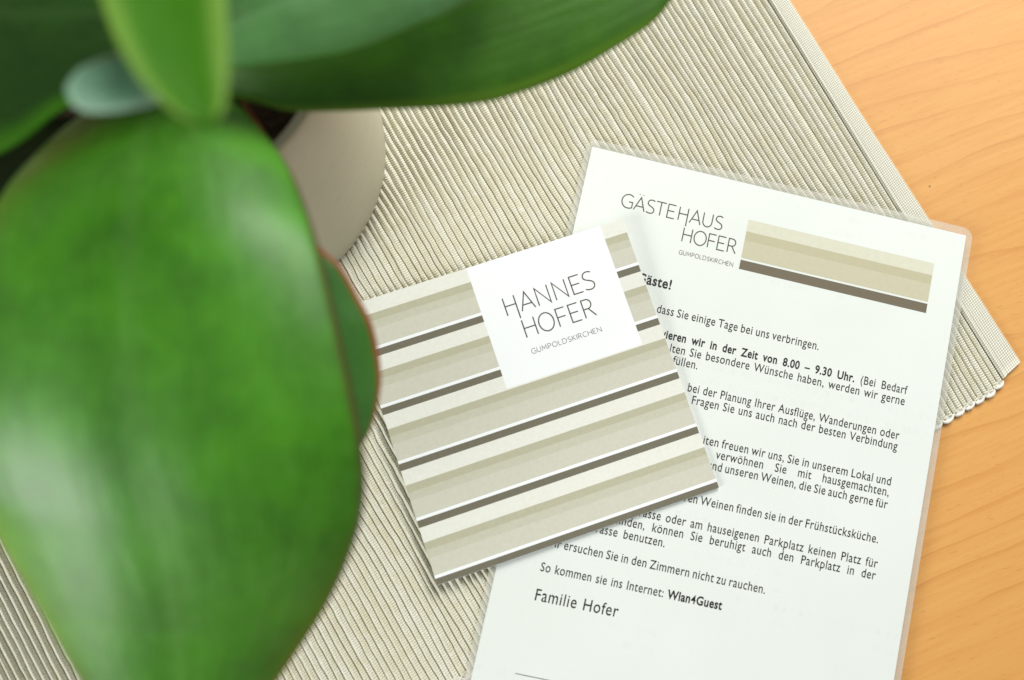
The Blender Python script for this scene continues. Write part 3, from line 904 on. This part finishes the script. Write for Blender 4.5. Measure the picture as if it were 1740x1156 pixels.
YOUNG = [[-80.2, 134.6, 176.0, -61.8, 137.9, 176.0], [-78.4, 122.8, 182.0, -54.2, 123.5, 182.0], [-75.3, 111.0, 187.0, -49.0, 111.7, 187.0], [-70.0, 97.3, 192.0, -46.2, 97.8, 192.0], [-67.7, 92.1, 194.0, -45.3, 92.0, 194.0], [-65.5, 87.7, 196.0, -44.4, 86.4, 196.0], [-61.4, 80.8, 198.0, -43.8, 80.7, 198.0], [-57.4, 75.9, 199.0, -43.6, 76.4, 199.0], [-52.5, 71.5, 200.0, -43.8, 72.1, 200.0], [-48.5, 69.6, 200.0, -45.2, 70.0, 200.0]]
SMALL = [[-60.6, 101.3, 174.0, -56.5, 92.2, 174.0], [-66.7, 96.5, 175.0, -60.7, 85.2, 175.0], [-71.1, 93.9, 176.0, -64.5, 82.4, 176.0], [-75.4, 91.1, 177.0, -68.9, 80.7, 177.0], [-78.9, 89.1, 177.0, -73.6, 80.1, 177.0], [-80.8, 86.6, 177.0, -77.1, 80.3, 177.0], [-81.2, 84.6, 177.0, -79.6, 81.5, 177.0]]
LEFT = [[-67.5, 130.4, 136.0, -69.7, 106.8, 140.0], [-84.2, 138.0, 130.0, -80.7, 102.1, 140.0], [-98.6, 145.9, 124.0, -94.7, 95.7, 140.0], [-109.6, 151.2, 120.0, -99.9, 92.1, 139.0], [-118.8, 156.1, 117.0, -105.5, 87.5, 138.0], [-130.9, 160.4, 115.0, -111.3, 84.6, 137.0], [-145.9, 161.1, 113.0, -120.2, 81.6, 135.0], [-161.6, 156.1, 112.0, -132.8, 81.7, 132.0], [-175.2, 145.9, 111.0, -148.0, 86.5, 128.0], [-183.7, 132.6, 110.0, -162.6, 96.2, 124.0], [-187.0, 120.8, 110.0, -177.0, 107.3, 119.0]]
GAP_LEAF = [[-86.2, 105.4, 112.0, -85.3, 89.0, 112.0], [-98.6, 104.3, 112.0, -96.3, 85.9, 111.0], [-111.3, 103.6, 111.0, -109.0, 81.5, 109.0], [-124.4, 102.5, 109.0, -121.7, 77.0, 107.0], [-137.5, 100.5, 107.0, -136.4, 75.7, 105.0], [-148.8, 95.2, 105.0, -147.9, 79.1, 104.0], [-152.8, 90.5, 104.0, -152.2, 84.0, 104.0]]  # added leaf, covers the gap that lies in shade beside the pot

SHADE_TOP = [(-80, 120, 185, -66, 120, 185), (-95, 130, 195, -50, 128, 195), (-108, 145, 203, -40, 142, 203), (-114, 162, 208, -36, 160, 208), (-110, 180, 210, -42, 180, 210), (-98, 196, 209, -56, 196, 209), (-82, 204, 207, -70, 204, 207)]  # this leaf and the next: unseen, added to shade the leaves below
SHADE_TOPLEFT = [(-80, 138, 181, -80, 122, 181), (-100, 150, 190, -100, 110, 190), (-120, 156, 196, -120, 105, 196), (-142, 154, 199, -142, 104, 199), (-160, 145, 200, -160, 112, 200), (-168, 132, 199, -168, 124, 199)]
POT_C = (-86.9, 131.7)

def catmull(P, n):
    P = np.asarray(P, float); k = len(P)
    t = np.linspace(0, k - 1, n); out = []
    for x in t:
        i = min(int(x), k - 2); f = x - i
        p0, p1, p2, p3 = P[max(i - 1, 0)], P[i], P[i + 1], P[min(i + 2, k - 1)]
        out.append(.5 * (2 * p1 + (p2 - p0) * f + (2 * p0 - 5 * p1 + 4 * p2 - p3) * f * f + (3 * p1 - p0 - 3 * p2 + p3) * f ** 3))
    return np.array(out)

def leaf(stations, mat, root, thick, bulge, valley=0.0, label=None, wave=0.0, seed=1):
    """fleshy leaf: stations hold the two margins (mm) from the stalk to the tip"""
    rng = np.random.default_rng(seed)
    Q = catmull(stations, 72)
    L, R = Q[:, :3], Q[:, 3:]
    n, m = len(Q), 33
    s = np.linspace(-1, 1, m)
    s = np.sign(s) * (1 - (1 - np.abs(s)) ** 1.35)
    mid = (L + R) / 2
    along = np.gradient(mid, axis=0); across = R - L
    N = np.cross(across, along); N /= np.linalg.norm(N, axis=1)[:, None] + 1e-9
    N *= np.sign(N[:, 2])[:, None]
    u = np.linspace(0, 1, n)
    w = np.linalg.norm(across, axis=1)
    sc = np.clip(w / w.max(), .05, 1)
    end = np.clip(np.minimum(u / .04, (1 - u) / .06), .06, 1) ** .5
    wv = smooth_noise(rng, n, 11, wave)[:, None] * s[None, :] ** 2 + smooth_noise(rng, n, 14, wave * .6)[:, None] * np.sin(s * 4)[None, :]
    top = []; bot = []
    prof = np.sqrt(np.clip(1 - np.abs(s) ** 3.2, 0, 1))
    for side, acc in ((1, top), (-1, bot)):
        for i in range(n):
            h = bulge * sc[i] * (1 - s ** 2) - valley * sc[i] * np.exp(-(s / .16) ** 2) * (side > 0)
            h = h + side * thick / 2 * prof * end[i] * (.55 + .45 * sc[i]) + wv[i]
            p = L[i][None] * ((1 - s) / 2)[:, None] + R[i][None] * ((1 + s) / 2)[:, None] + N[i][None] * h[:, None]
            acc.append(p)
    V = np.concatenate([np.concatenate(top), np.concatenate(bot)])
    UV = np.array([(u[i], (s[j] + 1) / 2) for i in range(n) for j in range(m)] * 2)
    g = grid_faces(n, m); o = n * m
    F = [f[::-1] for f in g] + [tuple(x + o for x in f) for f in g]
    loop = [j for j in range(m)] + [i * m + m - 1 for i in range(1, n)] + [(n - 1) * m + j for j in range(m - 2, -1, -1)] + [i * m for i in range(n - 2, 0, -1)]
    for a, c in zip(loop, loop[1:] + loop[:1]): F.append((a, c, c + o, a + o))
    off = np.array([POT_C[0], POT_C[1], TZ + 2.0])
    me = mesh_obj('leaf', V - off, F, mat, root, smooth=True, uv=UV)
    bm = bmesh.new(); bm.from_mesh(me.data)
    bmesh.ops.remove_doubles(bm, verts=list(bm.verts), dist=1e-6)
    bmesh.ops.recalc_face_normals(bm, faces=list(bm.faces))
    for f in bm.faces: f.smooth = True
    bm.to_mesh(me.data); bm.free()
    if label: me['label'] = label
    return me

def lathe(prof, n=96):
    V = []; F = []
    for r, z in prof:
        V += [(r * math.cos(2 * math.pi * i / n), r * math.sin(2 * math.pi * i / n), z) for i in range(n)]
    for k in range(len(prof) - 1):
        for i in range(n):
            j = (i + 1) % n
            F.append((k * n + i, k * n + j, (k + 1) * n + j, (k + 1) * n + i))
    return V, F

def build_plant():
    root = empty('potted_plant', (POT_C[0] * MM, POT_C[1] * MM, (TZ + 2.0) * MM))
    tag(root, 'large fleshy green succulent with red leaf margins in a pale stoneware pot', 'plant')
    prof = [(0.5, 0.1), (55, 0.1), (56.8, 0.8), (57.8, 3), (58.0, 10), (57.4, 30), (55.9, 55), (53.9, 78), (51.7, 97), (50.4, 105), (49.6, 107), (48.4, 107.4), (47.2, 106), (46.6, 102), (47.5, 75), (48, 35)]
    V, F = lathe(prof)
    mesh_obj('pot', V, F, M['pot'], root, smooth=True)
    rng = np.random.default_rng(3)
    V = []; n = 60
    for k in range(16):
        r = 47.3 * k / 15
        for i in range(n):
            a = 2 * math.pi * i / n
            V.append((r * math.cos(a), r * math.sin(a), 62 + rng.normal(0, 1.1) * (k < 15)))
    mesh_obj('soil', V, grid_faces(16, n, True), M['soil'], root, smooth=False)
    # thick stem leaning towards the front
    P = catmull([(0, 0, 60), (8, -10, 100), (17, -22, 124), (19, -20, 138), (17, -10, 160), (14, 2, 174), (14, -4, 188)], 24)
    V = []; n = 14
    for i, p in enumerate(P):
        r = 7.0 - 3.2 * i / 23
        V += [(p[0] + r * math.cos(2 * math.pi * q / n), p[1] + r * math.sin(2 * math.pi * q / n), p[2]) for q in range(n)]
    F = grid_faces(len(P), n, True) + [tuple((len(P) - 1) * n + q for q in range(n))]
    mesh_obj('stem', V, F, M['stem'], root, smooth=True)
    leaf(SHADE_TOP, M['leaf_side'], root, 4.0, 2.5, 0, None, .3, 21)
    leaf(SHADE_TOPLEFT, M['leaf_side'], root, 4.0, 2.5, 0, None, .3, 22)
    leaf(GAP_LEAF, M['leaf_gap_shade'], root, 3.5, 1.0, 0, 'added near-black leaf filling a shaded gap at the pot rim', .3, 14)
    leaf(UNDER, M['leaf_red'], root, 4.0, 2.0, 0, 'green leaf with red edge half hidden under the largest leaf', .3, 4)
    leaf(LEFT, M['leaf_shaded'], root, 4.5, 2.5, 0, 'green leaf reaching left, shade put into its colour', .4, 5)
    leaf(RIGHT, M['leaf_side'], root, 4.5, 2.0, 0, 'dark green leaf with lighter lower edge', .3, 6)
    leaf(RIGHTUP, M['leaf_pale'], root, 4.5, 2.0, .6, 'powdery pale green leaf', .5, 7)
    leaf(BIG, M['leaf'], root, 6.0, 10.0, .8, 'largest leaf, green with whitish bloom and red margin', .5, 8)
    leaf(SMALL, M['leaf_blue'], root, 3.5, 2.0, .3, 'small blue green young leaf', .2, 9)
    leaf(YOUNG, M['leaf_young'], root, 3.0, -2.5, 0, 'bright yellow green young leaf with pale rim', .2, 10)
build_plant()
